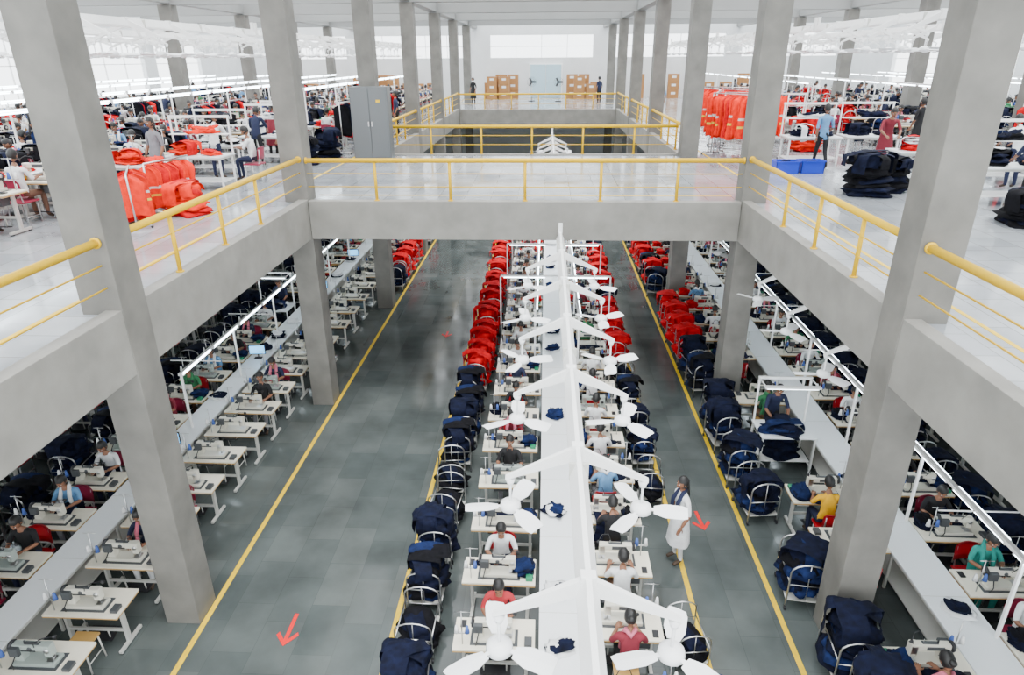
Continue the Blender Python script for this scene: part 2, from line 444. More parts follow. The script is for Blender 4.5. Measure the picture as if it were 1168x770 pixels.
def fan_mesh(rot):
    b=MB()
    b.tube([(0,0,0),(0,0,-.3)],.013,M_fan,8); b.tube([(0,0,-.02),(0,0,-.08)],[.05,.03],M_fan,10)
    b.tube([(0,0,-.28),(0,0,-.31),(0,0,-.37),(0,0,-.4)],[.05,.1,.11,.06],M_fan,16)
    for k in range(3):
        a=rot+k*2*math.pi/3
        T=Matrix.Translation((0,0,-.345))@Matrix.Rotation(a,4,'Z')@Matrix.Rotation(.2,4,'X')
        vs=[];n=7
        for i in range(n):
            t=i/(n-1); x=.13+.34*t; w=(.05+.04*min(1,t*3))*(1 if t<.9 else .8)
            vs+=[(x,-w,.0),(x,0,.008),(x,w,0),(x,w,-.006),(x,0,.002),(x,-w,-.006)]
        fs=[]
        for i in range(n-1):
            for j in range(6): fs.append([i*6+j,(i+1)*6+j,(i+1)*6+(j+1)%6,i*6+(j+1)%6])
        fs.append([0,1,2,3,4,5]); fs.append([(n-1)*6+j for j in range(6)][::-1])
        b.add(vs,fs,M_fan,False,T)
        v2,f2=bev_box(.12,.035,.01,0)
        b.add(v2,f2,M_fan,False,T@Matrix.Translation((.11,0,0)))
    return b.mesh('ceiling_fan')
FAN=[fan_mesh(r) for r in (.1,.6,1.1,1.7)]
def truss_mesh(L,arms):
    b=MB()
    prof=[(-.085,-.09),(.085,-.09),(.085,-.05),(.022,.11),(-.022,.11),(-.085,-.05)]
    vs=[(x,0,z) for x,z in prof]+[(x,L,z) for x,z in prof]; n=6
    fs=[[i,(i+1)%n,n+(i+1)%n,n+i] for i in range(n)]+[list(range(n))[::-1],list(range(n,2*n))]
    b.add(vs,fs,M_white)
    for y in arms:
        for s in (-1,1):
            P=[(s*.05,.075,.028),(s*.05,-.075,.028),(s*.72,-.27,.016),(s*.72,-.315,.016)]
            vs=[];
            for x,z,hw in P: vs+=[(x,y-hw,z),(x,y+hw,z)]
            fs=[[0,1,3,2],[4,5,7,6],[0,2,6,4],[1,5,7,3],[0,4,5,1],[2,3,7,6]]
            b.add(vs,fs,M_white)
        b.box((0,y,.02),(.12,.09,.21),M_white,.01)
    for y in (0.02,L-.02): b.box((0,y,.14),(.09,.07,.34),M_white,.01)
    y=.9
    while y<L: b.box((0,y,-.0),(.185,.03,.185),M_leg); y+=2.7
    return b.mesh('fan_support_girder')
arms=[.3+1.8*k for k in range(7)]
TR=truss_mesh(12.6,arms)
def truss(x,y,z):
    inst('fan_support_girder',TR,(x,y,z))
    for i,a in enumerate(arms):
        for s in (-1,1):
            inst('ceiling_fan',R.choice(FAN),(x+s*.67,y+a,z-.29),R.uniform(0,6))
truss(.36,1.78,4.36)
truss(.36,22.7,4.36)
truss(5.2,9.6,3.9); truss(-8.0,15.2,3.9)
for x in (-9.2,-13,-18,8.2,12,17):
    for y in (10.0,22.8,35.6): truss(x,y,8.75)

# ---------------------------------------------------------------- people
def skinbody(J,E,labels):
    names=list(J); idx={n:i for i,n in enumerate(names)}
    me=bpy.data.meshes.new('sk'); me.from_pydata([J[n][0] for n in names],[(idx[a],idx[b]) for a,b in E],[]); me.update()
    o=bpy.data.objects.new('sk',me); COL.objects.link(o)
    o.modifiers.new('s','SKIN'); 
    for i,n in enumerate(names):
        d=me.skin_vertices[0].data[i]; r=J[n][1]; d.radius=r if isinstance(r,tuple) else (r,r)
        d.use_root=(n=='pelvis')
    sb=o.modifiers.new('u','SUBSURF'); sb.levels=1; sb.render_levels=1
    dg=bpy.context.evaluated_depsgraph_get(); dg.update()
    m2=bpy.data.meshes.new_from_object(o.evaluated_get(dg))
    vs=[v.co.copy() for v in m2.vertices]; fs=[list(p.vertices) for p in m2.polygons]
    bpy.data.objects.remove(o); bpy.data.meshes.remove(me)
    lab=[]
    segs=[(Vector(J[a][0]),Vector(J[b][0]),l,J[a][1],J[b][1]) for (a,b),l in zip(E,labels)]
    for f in fs:
        c=sum((vs[i] for i in f),Vector())/len(f); best=None
        for p,q,l,ra,rb in segs:
            d=q-p; t=max(0,min(1,(c-p).dot(d)/d.length_squared))
            ra_=ra[0] if isinstance(ra,tuple) else ra; rb_=rb[0] if isinstance(rb,tuple) else rb
            dist=(c-(p+d*t)).length-(ra_+(rb_-ra_)*t)
            if best is None or dist<best[0]: best=(dist,l)
        lab.append(best[1])
    return vs,fs,lab
def hand(b,w,dirv,side,curl=.5,m=None):
    d=Vector(dirv).normalized()
    up=Vector((0,0,1)); 
    if abs(d.z)>.8: up=Vector((-side,0,0))
    lat=d.cross(up).normalized(); nrm=lat.cross(d).normalized()
    w=Vector(w)
    T=Matrix((lat,d,nrm)).transposed().to_4x4(); T.translation=w+d*.045
    b.ell((0,0,0),(.04,.055,.016),m,8,6,T)
    for k,(off,L) in enumerate(((-.03,.062),(-.01,.075),(.01,.07),(.029,.055))):
        s=w+d*.082+lat*off
        a1=curl*.5; a2=curl
        p1=s+(d*math.cos(a1)-nrm*math.sin(a1))*L*.5
        p2=p1+(d*math.cos(a1+a2)-nrm*math.sin(a1+a2))*L*.32
        p3=p2+(d*math.cos(a1+2*a2)-nrm*math.sin(a1+2*a2))*L*.25
        b.tube([s-d*.02,p1,p2,p3],[.009,.008,.0075,.005],m,5)
    ts=w+d*.03-lat*.032*side
    t1=ts+(d*.7-lat*side*.7).normalized()*.035-nrm*.008; t2=t1+(d*.9-lat*side*.3).normalized()*.03-nrm*.008
    b.tube([ts+lat*.02*side,ts,t1,t2],[.011,.011,.0095,.006],m,5)
POSE={}
def sym(d):
    o={}
    for k,v in d.items():
        if k.endswith('_'):
            (x,y,z),r=v; o[k+'L']=((-x,y,z),r); o[k+'R']=((x,y,z),r)
        else: o[k]=v
    return o
POSE['seat']=(sym({'pelvis':((0,-.02,.56),(.14,.12)),'belly':((0,0,.72),(.125,.1)),'chest':((0,.04,.93),(.14,.105)),'nb':((0,.075,1.07),.055),'nt':((0,.11,1.15),.046),
 'sho_':((.155,.05,1.02),.055),'elb_':((.235,.13,.83),.041),'wri_':((.13,.34,.85),.026),'hip_':((.09,.05,.55),.085),'kne_':((.11,.40,.545),.06),'ank_':((.11,.37,.09),.036),'toe_':((.12,.5,.035),.032)}),(0,.135,1.245),.55)
POSE['seat2']=(sym({'pelvis':((0,-.02,.56),(.14,.12)),'belly':((0,-.01,.72),(.125,.1)),'chest':((0,.0,.94),(.14,.105)),'nb':((0,.02,1.09),.055),'nt':((0,.03,1.17),.046),
 'sho_':((.155,.01,1.04),.055),'elb_':((.23,.1,.83),.041),'wri_':((.17,.34,.85),.026),'hip_':((.09,.05,.55),.085),'kne_':((.13,.40,.545),.06),'ank_':((.12,.42,.09),.036),'toe_':((.13,.55,.035),.032)}),(0,.045,1.28),.25)
POSE['stand']=(sym({'pelvis':((0,0,.93),(.14,.11)),'belly':((0,.01,1.08),(.12,.095)),'chest':((0,0,1.28),(.145,.105)),'nb':((0,0,1.42),.055),'nt':((0,.01,1.5),.046),
 'sho_':((.165,0,1.37),.054),'elb_':((.23,-.02,1.1),.04),'wri_':((.22,.1,.88),.026),'hip_':((.09,0,.88),.088),'kne_':((.1,.02,.49),.06),'ank_':((.1,-.03,.09),.038),'toe_':((.12,.12,.035),.033)}),(0,.02,1.6),.15)
POSE['work']=(sym({'pelvis':((0,-.04,.92),(.14,.11)),'belly':((0,0,1.07),(.12,.095)),'chest':((0,.08,1.25),(.145,.105)),'nb':((0,.14,1.38),.055),'nt':((0,.17,1.45),.046),
 'sho_':((.165,.11,1.33),.054),'elb_':((.24,.22,1.08),.04),'wri_':((.16,.44,.98),.026),'hip_':((.09,-.04,.88),.088),'kne_':((.1,-.01,.49),.06),'ank_':((.1,-.06,.09),.038),'toe_':((.12,.09,.035),.033)}),(0,.215,1.535),.5)
wk=dict(POSE['stand'][0]); wk['kne_L']=((-.09,.1,.5),.06); wk['ank_L']=((-.09,.18,.09),.038); wk['toe_L']=((-.1,.33,.035),.033)
wk['kne_R']=((.09,-.04,.48),.06); wk['ank_R']=((.09,-.24,.12),.038); wk['toe_R']=((.1,-.1,.035),.033)
wk['elb_L']=((-.23,-.06,1.1),.04); wk['wri_L']=((-.2,-.02,.86),.026); wk['wri_R']=((.2,.2,.95),.026)
POSE['walk']=(wk,(0,.02,1.6),.15)
EDG=[('pelvis','belly','top'),('belly','chest','top'),('chest','nb','top'),('nb','nt','skin')]
for s in 'LR':
    EDG+=[('chest','sho_'+s,'top'),('sho_'+s,'elb_'+s,'top'),('elb_'+s,'wri_'+s,'skin'),('pelvis','hip_'+s,'bot'),('hip_'+s,'kne_'+s,'bot'),('kne_'+s,'ank_'+s,'bot'),('ank_'+s,'toe_'+s,'shoe')]
_bodyc={}
def person(pose,top,bot,hair='bun',skirt=None,scarf=None,headscarf=None,apron=None):
    J,hc,tilt=POSE[pose]
    if pose not in _bodyc:
        _bodyc[pose]=skinbody(J,[(a,b) for a,b,_ in EDG],[l for _,_,l in EDG])
    vs,fs,lab=_bodyc[pose]
    b=MB(); mm={'top':top,'bot':bot,'skin':M_skin,'shoe':M_shoe}
    for v in vs: b.v.append(Vector((v.x,v.y,max(v.z,0.003))))
    for f,l in zip(fs,lab): b.f.append(f); b.m.append(b.mi(mm[l])); b.sm.append(True)
    for s,sg in (('L',-1),('R',1)):
        w=Vector(J['wri_'+s][0]); e=Vector(J['elb_'+s][0]); hand(b,w-(w-e).normalized()*.005,(w-e),sg,.45,M_skin)
    T=Matrix.Translation(hc)@Matrix.Rotation(-tilt,4,'X')
    def hf(p):
        k=1-.32*max(0,-p.z)**1.4
        return Vector((p.x*k,p.y*(1-.12*max(0,-p.z)),p.z))
    b.ell((0,0,0),(.074,.094,.115),M_skin,16,12,T,hf)
    b.ell((0,.094,-.015),(.013,.02,.024),M_skin,8,6,T)
    for x in (-.03,.03):
        b.ell((x,.082,.012),(.014,.01,.008),M_eye,8,6,T); b.ell((x,.09,.012),(.006,.005,.006),M_hair,6,5,T)
        b.ell((x,.087,.032),(.018,.006,.004),M_hair,6,5,T)
    b.ell((0,.082,-.055),(.022,.01,.008),M_lip,8,6,T)
    for x in (-.074,.074): b.ell((x,-.005,-.01),(.01,.018,.028),M_skin,8,6,T)
    b.ell((0,-.012,.014),(.084,.1,.118),headscarf or M_hair,16,12,T,None,lambda c:(c.y>.035 and c.z<.05) or c.z<-.07)
    if hair=='bun': b.ell((0,-.115,.0),(.045,.04,.045),M_hair,10,8,T)
    if hair=='braid':
        h=Vector(hc); b.tube([h+Vector((0,-.085,0)),h+Vector((0,-.11,-.12)),h+Vector((0,-.135,-.25)),h+Vector((0,-.13,-.36))],[.03,.024,.02,.008],M_hair,8)
    if skirt is not None:
        p=Vector(J['pelvis'][0]); rows=[(.16,.125,.1),(.0,.165,.14),(-.25,.195,.165),(-.5,.22,.19)]
        sv=[];sf=[];n=20
        for (dz,rx,ry) in rows:
            for j in range(n):
                a=2*math.pi*j/n; w=1+.05*math.sin(a*5+dz*4)*(dz<0)
                sv.append((p.x+rx*w*math.cos(a),p.y+ry*w*math.sin(a),p.z+dz))
        for i in range(len(rows)-1):
            for j in range(n): sf.append([i*n+j,i*n+(j+1)%n,(i+1)*n+(j+1)%n,(i+1)*n+j])
        b.add(sv,sf,skirt,True)
    if scarf is not None:
        c=Vector(J['chest'][0])
        b.tube([c+Vector((-.1,.13,-.25)),c+Vector((-.08,.12,0)),c+Vector((-.06,.03,.17)),c+Vector((0,-.07,.16)),c+Vector((.06,.03,.17)),c+Vector((.08,.12,0)),c+Vector((.1,.13,-.3))],[.03,.035,.035,.035,.035,.035,.03],scarf,8)
    return b.mesh('garment_worker')
def cm(n,c): return mat('cloth_'+n,c,.85,var=.12,scale=10,bump=.2)
C={'white':cm('white',(.75,.76,.77)),'yellow':cm('yellow',(.8,.42,.005)),'teal':cm('teal',(.015,.26,.22)),'maroon':cm('maroon',(.2,.015,.03)),'navy':cm('dk',(.01,.015,.05)),
   'pink':cm('pink',(.6,.15,.22)),'green':cm('green',(.03,.18,.07)),'black':cm('blk',(.008,.008,.01)),'grey':cm('grey',(.2,.2,.22)),'blue':cm('sky',(.12,.28,.5)),'red':cm('red',(.4,.02,.03)),'brown':cm('brn',(.15,.08,.05))}
SEAT=[person('seat',C[a],C[b],h,scarf=C[s] if s else None) for a,b,h,s in (('white','navy','short',None),('maroon','black','bun','pink'),('blue','grey','braid','white'),('grey','navy','short',None),('navy','white','braid','pink'),('black','navy','short',None),('green','brown','bun','green'),('white','black','short',None))]
SEAT+=[person('seat2',C[a],C[b],h) for a,b,h in (('navy','black','short'),('black','grey','bun'),('white','brown','short'))]
P_YEL=person('seat',C['yellow'],C['navy'],'short'); P_TEAL=person('seat',C['teal'],C['teal'],'bun',scarf=C['teal']); P_WHT=SEAT[0]; P_RED=person('seat',C['red'],C['black'],'short')
STAND=[person('stand',C['grey'],C['black'],'braid',skirt=C['grey']),person('stand',C['navy'],C['black'],'short'),person('work',C['white'],C['navy'],'short'),person('work',C['maroon'],C['black'],'braid',skirt=C['maroon']),person('work',C['navy'],C['black'],'short'),person('walk',C['blue'],C['black'],'short'),person('stand',C['black'],C['black'],'bun',skirt=C['black'])]
P_WOMAN=person('stand',C['white'],C['white'],'braid',skirt=C['white'],scarf=C['navy'])

def station(x,y,z,face,kind=None,who=None,ppl=.85,ch=None):
    rz=0 if face>0 else math.pi
    if kind is None: kind=R.choice((0,0,1,1,2,6))
    inst('sewing_table',TAB[kind],(x+R.uniform(-.03,.03),y,z),rz+R.uniform(-.02,.02))
    if who is not None or R.random()<ppl:
        w=who or R.choice(SEAT)
        inst('garment_worker',w,(x+R.uniform(-.06,.06),y-face*.5,z),rz+R.uniform(-.15,.15) )
        inst('plastic_chair',ch or R.choice(CH),(x,y-face*.52,z),rz) if R.random()<.75 else inst('stool',ST,(x,y-face*.52,z),rz)
    elif R.random()<.4:
        inst('stool',ST,(x+R.uniform(-.1,.1),y-face*.55,z),rz)
def nearcol(x,y,hw=.55,m=.6):
    for cx in (XL-.26,XR+.26,-15.04,14.46):
        if abs(x-cx)<hw+.28:
            for c in CY:
                if abs(y-(c+.26))<m: return True
    return False
def counter(x0,x1,y0,y1,z=0,cl=(M_navy,),seed=1,dens=.6):
    b=MB(); b.bx(x0,x1,y0,y1,z+.73,z+.76,M_counter,.004); b.bx(x0+.03,x1-.03,y0+.02,y1-.02,z+.66,z+.73,M_leg)
    b.bx(x0+.05,x1-.05,y0+.05,y1-.05,z+.2,z+.22,M_leg)
    n=int((y1-y0)/1.6)
    for i in range(n+1):
        yy=y0+.06+(y1-y0-.12)*i/n
        for xx in (x0+.05,x1-.05): b.bx(xx-.02,xx+.02,yy-.02,yy+.02,z,z+.68,M_leg)
        if i<n: b.bx(x0,x1,yy+.7,yy+.708,z+.7601,z+.7615,M_leg)
    b.obj('long_work_counter')
    rr=random.Random(seed); c=MB(); y=y0+.4; k=0
    while y<y1-.4:
        if rr.random()<dens:
            heap(c,((x0+x1)/2+rr.uniform(-.05,.05),y,z+.765),(x1-x0)*.7,.32,rr.choice((.05,.08,.14)),list(cl),seed*31+k,.1,.04,.0); k+=1
        y+=rr.uniform(.5,1.4)
    if k: c.obj('folded_garment_bundles')
def tubes(x,y0,y1,z,base=0,seg=2.4,cross=True):
    b=MB(); b.bx(x-.035,x+.035,y0,y1,z,z+.05,M_white)
    n=max(1,int((y1-y0)/seg))
    for i in range(n+1):
        yy=y0+.05+(y1-y0-.1)*i/n
        b.bx(x-.02,x+.02,yy-.02,yy+.02,base,z,M_white)
    k=int((y1-y0)/1.35)
    for i in range(k):
        yy=y0+.08+i*(y1-y0-.1)/k
        b.tube([(x,yy,z-.022),(x,yy+1.18,z-.022)],.018,M_tube,8)
        b.tube([(x+.05,yy,z+.03),(x+.05,yy+1.18,z+.03)],.016,M_tube,8)
        b.box((x,yy-.01,z-.02),(.04,.03,.04),M_white); b.box((x,yy+1.19,z-.02),(.04,.03,.04),M_white)
        if i%2==0 and base>0 and cross:
            b.tube([(x-.55,yy+.6,z+.03),(x+.55,yy+.6,z+.03)],.012,M_white,6)
    b.obj('tube_light_rail')
def monitor(x,y,z,rz=0):
    b=MB(); b.box((0,0,.005),(.2,.14,.01),M_dark,.003); b.tube([(0,.03,.01),(0,.03,.16)],.012,M_dark,6)
    b.box((0,.0,.24),(.42,.025,.26),M_dark,.006); b.box((0,-.014,.24),(.38,.002,.22),M_screen)
    b.obj('production_monitor',(x,y,z),rz)

# ---- centre production line (ground)
counter(.0,.55,3.2,34,0,(M_navy,M_whc,M_blue),1,.5)
ys=[4.35+1.22*k for k in range(24)]
for i,y in enumerate(ys):
    k=3 if (y>17 and R.random()<.6) else None
    who=None
    if i==2: who=P_RED
    if i==3: who=P_WHT
    station(-.6,y,0,-1,k,who,.9,CH[0])
    station(1.17,y+.25,0,1,k,None,.85,CH[0])
y=5.4; i=0
while y<15.2:
    inst('garment_trolley',R.choice(TRB) if i not in (2,5,6) else TRE[0],(-1.74+R.uniform(-.05,.05),y,0),R.uniform(-.12,.12),(1,1,R.uniform(.85,1.1))); y+=.95 if y<12.5 else .8; i+=1
while y<30:
    inst('garment_trolley',R.choice(TRR),(-1.68+R.uniform(-.06,.06),y,0),R.uniform(-.2,.2),(1,.9,R.uniform(.95,1.15))); y+=.82
y=6.0
while y<17:
    if abs(y-9.3)>1.0: inst('garment_trolley',R.choice(TRB+TRE),(2.12,y,0),R.uniform(-.12,.12),(.85,.9,R.uniform(.8,.95)))
    y+=1.25
while y<30:
    inst('garment_trolley',R.choice(TRR+TRR+TRB[:1]),(2.08,y,0),R.uniform(-.2,.2),(.95,.85,R.uniform(.9,1.1))); y+=.95
inst('garment_worker',P_WOMAN,(2.33,9.2,0),math.pi*.6)
tubes(.9,15.5,34,2.0); tubes(-.2,16,34,2.0)
def crossframe(y,x0,x1,z):
    b=MB()
    for x in (x0,x1): b.bx(x-.02,x+.02,y-.02,y+.02,0,z,M_white)
    b.bx(x0,x1,y-.03,y+.03,z,z+.05,M_white)
    b.tube([(x0+.1,y,z-.02),(x0+1.3,y,z-.02)],.016,M_tube,8); b.tube([(x1-1.3,y,z-.02),(x1-.1,y,z-.02)],.016,M_tube,8)
    b.obj('tube_light_rail')
for y in (18.6,22.2,25.9,29.5): crossframe(y,-1.25,1.95,2.1)
def inspection(x,y):
    b=MB(); b.box((0,0,.88),(1.1,.75,.035),M_counter,.006)
    for sx in (-.52,.52):
        for sy in (-.34,.34): b.box((sx,sy,.95 if sy>0 else .43),(.035,.035,1.9 if sy>0 else .86),M_white)
        b.box((sx,0,.2),(.03,.68,.03),M_white)
        b.tube([(sx,.34,1.88),(sx,-.1,1.9)],.015,M_white,6)
    b.box((0,.34,1.9),(1.08,.05,.05),M_white); b.box((0,-.1,1.9),(1.1,.09,.04),M_white); b.tube([(-.5,-.1,1.865),(.5,-.1,1.865)],.015,M_tube,8)
    b.box((0,0,.3),(1.0,.6,.02),M_white); heap(b,(0,0,.31),.8,.5,.3,[M_navy],41)
    heap(b,(-.1,-.05,.9),.85,.6,.12,[M_navy,M_blue],12,.2,.05,.02,2); cloth(b,(.3,.1,1.0),.3,.22,.04,M_whc,.5,13,.0)
    b.obj('inspection_table',(x,y,0))
# ---- left ground bay
counter(-7.72,-7.18,4,30,0,(M_whc,M_navy),2,.35)
y=4.2;i=0
while y<30:
    xa=-6.52 if y<16 else -6.35
    station(xa,y,0,-1,R.choice((0,0,6,6,0)) if y<16 else None,None,.0 if y<8 else .55)
    y+=.98 if y<16 else 1.22
y=4.3;i=0
while y<30:
    if not (18.3<y+.2<20.3):
        station(-8.35,y+.2,0,-1,R.choice((0,1,6)) if i not in (4,5) else 2,None,.5 if y<6 else .95)
    y+=1.12;i+=1
inspection(-8.35,19.1); inst('garment_worker',STAND[4],(-8.35,19.85,0),math.pi)
for yy in (11.2,15.6,21.0,25.0): monitor(-7.45,yy,.765,.1)
y=7.2
while y<30:
    inst('garment_trolley',R.choice(TRB if y<22 else TRB+TRR),(-9.5,y,0),R.uniform(-.1,.1)); y+=1.3
tubes(-7.45,12.0,32,2.0,.76)
counter(-12.0,-11.4,6,34,0,(M_navy,M_blue),3,.6); tubes(-11.7,6,34,2.0,.76)
y=7
while y<34:
    station(-10.75,y,0,-1,None,None,.95); station(-12.65,y,0,-1,None,None,.8) ; y+=1.2
y=9
while y<34:
    inst('garment_trolley',R.choice(TRB),(-13.8,y,0),R.uniform(-.1,.1)); y+=1.1
for y in (23.6,24.5,25.4,26.3,27.2,30.2,31.1):
    inst('garment_trolley',R.choice(TRR if y>24 else TRB),(-5.45,y,0),0,(1,1,1.15))
# ---- right ground bay
counter(5.55,6.2,3.6,34,0,(M_navy,M_whc),4,.3)
y=5.3;i=0
while y<32:
    if not nearcol(5.0,y,.45,.6) and not (11.2<y<13.3):
        station(5.0,y,0,1,3 if y>19 else None,P_YEL if abs(y-10.18)<.55 else None,.85,CH[0])
    station(6.8,y+.3,0,-1,None,P_TEAL if abs(y-7.74)<.6 else None,.95)
    y+=1.22;i+=1
for y,x in ((5.2,4.3),(6.2,4.35),(7.05,4.3),(8.5,4.15),(10.6,4.05),(11.7,4.0),(13.0,4.0),(13.9,4.1)):
    inst('garment_trolley',R.choice(TRB),(x,y,0),R.uniform(-.15,.15),(1.05,1.05,1.1))
y=15.6
while y<32:
    if not nearcol(4.05,y,.3): inst('garment_trolley',R.choice(TRR+TRR+TRB),(4.05,y,0),R.uniform(-.2,.2),(1,1,1.1))
    y+=.95
tubes(6.15,4.5,34,2.05,.76)
y=5
while y<32:
    inst('garment_trolley',R.choice(TRB),(7.75,y,0),R.uniform(-.1,.1)); y+=1.1
counter(9.9,10.5,5,34,0,(M_navy,M_blue),5,.6); tubes(10.2,5,34,2.05,.76)
y=6
while y<34:
    station(9.25,y,0,1,None,None,.8); station(11.15,y,0,-1,None,None,.8); y+=1.25
tubes(13.2,6,34,2.3,0); tubes(-15.9,8,34,2.3,0)
inspection(5.0,12.2)
inst('garment_worker',STAND[4],(5.0,12.95,0),math.pi)

# ---------------------------------------------------------------- upper floor
def rack(mats,L=1.8,seed=0,H=1.75,ln=.95):
    b=MB(); rr=random.Random(seed)
    for y in (-L/2,L/2):
        b.tube([(0,y,.05),(0,y,H)],.018,M_steel,8); b.tube([(-.25,y,.05),(.25,y,.05)],.018,M_steel,8)
        for x in (-.25,.25): b.tube([(x,y-.012,.025),(x,y+.012,.025)],.025,M_dark,8)
    b.tube([(0,-L/2,H),(0,L/2,H)],.018,M_steel,8); b.tube([(0,-L/2,.15),(0,L/2,.15)],.012,M_steel,8)
    y=-L/2+.1
    while y<L/2-.08:
        m=rr.choice(mats); n=14; vs=[]
        w=.27*rr.uniform(.85,1.15); bot=H-ln-rr.uniform(0,.2); ph=rr.uniform(0,6); dx=rr.uniform(-.07,.07); dz=rr.uniform(-.08,0)
        rows=[(H-.06,.05,.015),(H-.13,w*.75,.03),(H-.2,w,.045),(H-ln*.5+dz,w*.92,.05),(H-ln*.56+dz,w*.95,.055),(H-ln*.7+dz,w*.95,.055),(H-ln*.76+dz,w*.97,.055),(bot,w*1.05,.06)]
        stripe=rr.random()<.55
        for z,ww,tt in rows:
            for j in range(n):
                a=2*math.pi*j/n; vs.append((dx+ww*math.cos(a),y+tt*math.sin(a)+.035*math.sin(ph+5*math.cos(a)+z*3),z+.03*math.sin(ph+3*a)*(z==bot)))
        base=len(b.v); b.v+=[Vector(v) for v in vs]
        for i in range(len(rows)-1):
            mm=(M_silver if i==3 else M_hvy if i==5 else m) if (m is M_orange and stripe) else m
            for j in range(n):
                b.f.append([base+q for q in (i*n+j,i*n+(j+1)%n,(i+1)*n+(j+1)%n,(i+1)*n+j)]); b.m.append(b.mi(mm)); b.sm.append(True)
        b.tube([(0,y,H+.02),(0,y,H-.07)],.004,M_steel,5)
        y+=rr.uniform(.08,.14)
    return b.mesh('garment_rail')
RKO=[rack([M_orange,M_orange,M_redc],2.0,s,1.95,1.2) for s in (1,2)]
RKL=[rack([M_orange,M_orange,M_redc],1.3,s,1.0,.75) for s in (3,4)]
RKN=[rack([M_navy,M_black,M_redc],2.0,s,1.6,.9) for s in (8,9)]+[rack([M_navy,M_black,M_blue],2.0,10,1.6,.9)]
for x,y,r in ((5.75,21.6,.5),(6.5,22.2,.9),(5.7,23.6,-.3),(6.6,24.2,.4),(5.8,25.8,.2),(6.7,26.6,.9)):
    inst('garment_rail',R.choice(RKO),(x,y,UF),r,(1,1,.95))
inst('garment_rail',RKL[0],(-7.9,12.5,UF),.5); inst('garment_rail',RKL[1],(-8.4,12.0,UF),.2); inst('garment_rail',RKL[1],(-7.9,13.9,UF),-.2)
inst('garment_rail',RKL[0],(-12.3,14.0,UF),.1)
for x,y in ((-6.6,23.4),(-6.6,26),(-6.7,29.6),(9.0,29),(14,20.2)): inst('garment_rail',R.choice(RKN),(x,y,UF),R.uniform(-.1,.1))
y=17
while y<46:
    for x in (-12.26,-15.9,-19.7): 
        if R.random()<.5: inst('garment_rail' ,R.choice(RKN),(x,y,UF),R.uniform(-.05,.05),(.8,.9,.9))
        else: inst('garment_trolley',R.choice(TRB+TRR),(x,y,UF),R.uniform(-.05,.05),(.9,1,1.1))
    if y>24:
        for x in (11.5,15.6): inst('garment_trolley',R.choice(TRB+TRR),(x,y,UF),R.uniform(-.05,.05),(.9,1,1.2))
    y+=2.6
def pile(name,mats,w,d,h,seed,x,y,z,rz=0,dr=5):
    b=MB(); heap(b,(0,0,0),w,d,h,mats,seed,.4,.085,.06,dr); b.obj(name,(x,y,z),rz)
OR=[M_orange,M_orange,M_orange,M_redc]
pile('hi_vis_garment_pile',OR,.8,.7,.55,52,-7.3,13.3,UF)
pile('dark_garment_pile',[M_black,M_navy],1.1,.9,.85,54,7.25,15.6,UF); pile('dark_garment_pile',[M_black,M_navy],.8,.7,.7,57,8.0,16.0,UF,.5)
pile('dark_garment_pile',[M_black,M_navy],.9,.9,.6,55,8.9,12.6,UF)
pile('red_garment_pile',[M_orange,M_redc],1.0,.9,1.0,56,8.6,23.3,UF)
pile('dark_garment_pile',[M_black,M_navy],.9,.8,.7,58,-7.2,20.3,UF); pile('dark_garment_pile',[M_black,M_navy],.8,.8,.8,59,-6.9,21.6,UF)
def crate(x,y,z):
    b=MB(); b.bx(-.3,.3,-.2,.2,0,.03,M_blp)
    for s in (-1,1):
        b.box((s*.29,0,.17),(.02,.42,.32),M_blp,.004); b.box((0,s*.2,.17),(.6,.02,.32),M_blp,.004)
        b.box((s*.31,0,.32),(.03,.46,.03),M_blp); b.box((0,s*.22,.32),(.64,.03,.03),M_blp)
    heap(b,(0,0,.03),.5,.34,.3,[M_blue,M_navy],3)
    b.obj('plastic_crate',(x,y,z))
crate(6.45,18.6,UF); crate(7.15,18.7,UF)
def worktable(x,y,z,mats=None,seed=0,rz=0,L=1.5,frame=True):
    b=MB(); b.box((0,0,.78),(L,.8,.035),M_counter,.006); b.box((0,0,.74),(L-.06,.74,.05),M_leg)
    for sx in (-1,1):
        for sy in (-1,1): b.box((sx*(L/2-.06),sy*.34,.36),(.04,.04,.72),M_white)
        b.box((sx*(L/2-.06),0,.2),(.03,.66,.03),M_white)
    b.box((0,0,.2),(L-.1,.6,.02),M_white)
    if frame:
        for sx in (-1,1): b.box((sx*(L/2-.03),.37,1.2),(.035,.035,.9),M_white)
        b.box((0,.37,1.65),(L,.04,.06),M_white); b.box((0,.3,1.25),(L-.05,.2,.02),M_white)
        heap(b,(.1,.3,1.26),.8,.18,.15,mats or [M_navy],seed+4,.2,.05,0)
    if mats: heap(b,(-L*.2,0,.8),.5,.5,.25,mats,seed,.2,.05,.0,2); heap(b,(L*.25,-.05,.8),.4,.45,.12,mats,seed+1,.2,.05,.0)
    b.obj('packing_table',(x,y,z),rz)
worktable(-8.4,16.2,UF,OR,61,0); worktable(-8.9,18.4,UF,[M_black,M_whc],62,0); worktable(-8.9,14.7,UF,OR,63,0,1.2,False)
worktable(-8.4,20.6,UF,[M_navy,M_whc],71,0); worktable(-8.6,22.3,UF,[M_navy,M_redc],72,0)
worktable(7.6,20.2,UF,[M_whc,M_navy],64); worktable(9.3,20.4,UF,[M_navy],65); worktable(9.2,17.0,UF,[M_redc,M_whc],66,0,1.6,False)
worktable(8.6,25.5,UF,[M_redc,M_orange],67); worktable(10.9,17.2,UF,[M_navy,M_whc],68,0,1.6,False); worktable(9.6,14.6,UF,[M_navy,M_black],69,0,1.6,True)
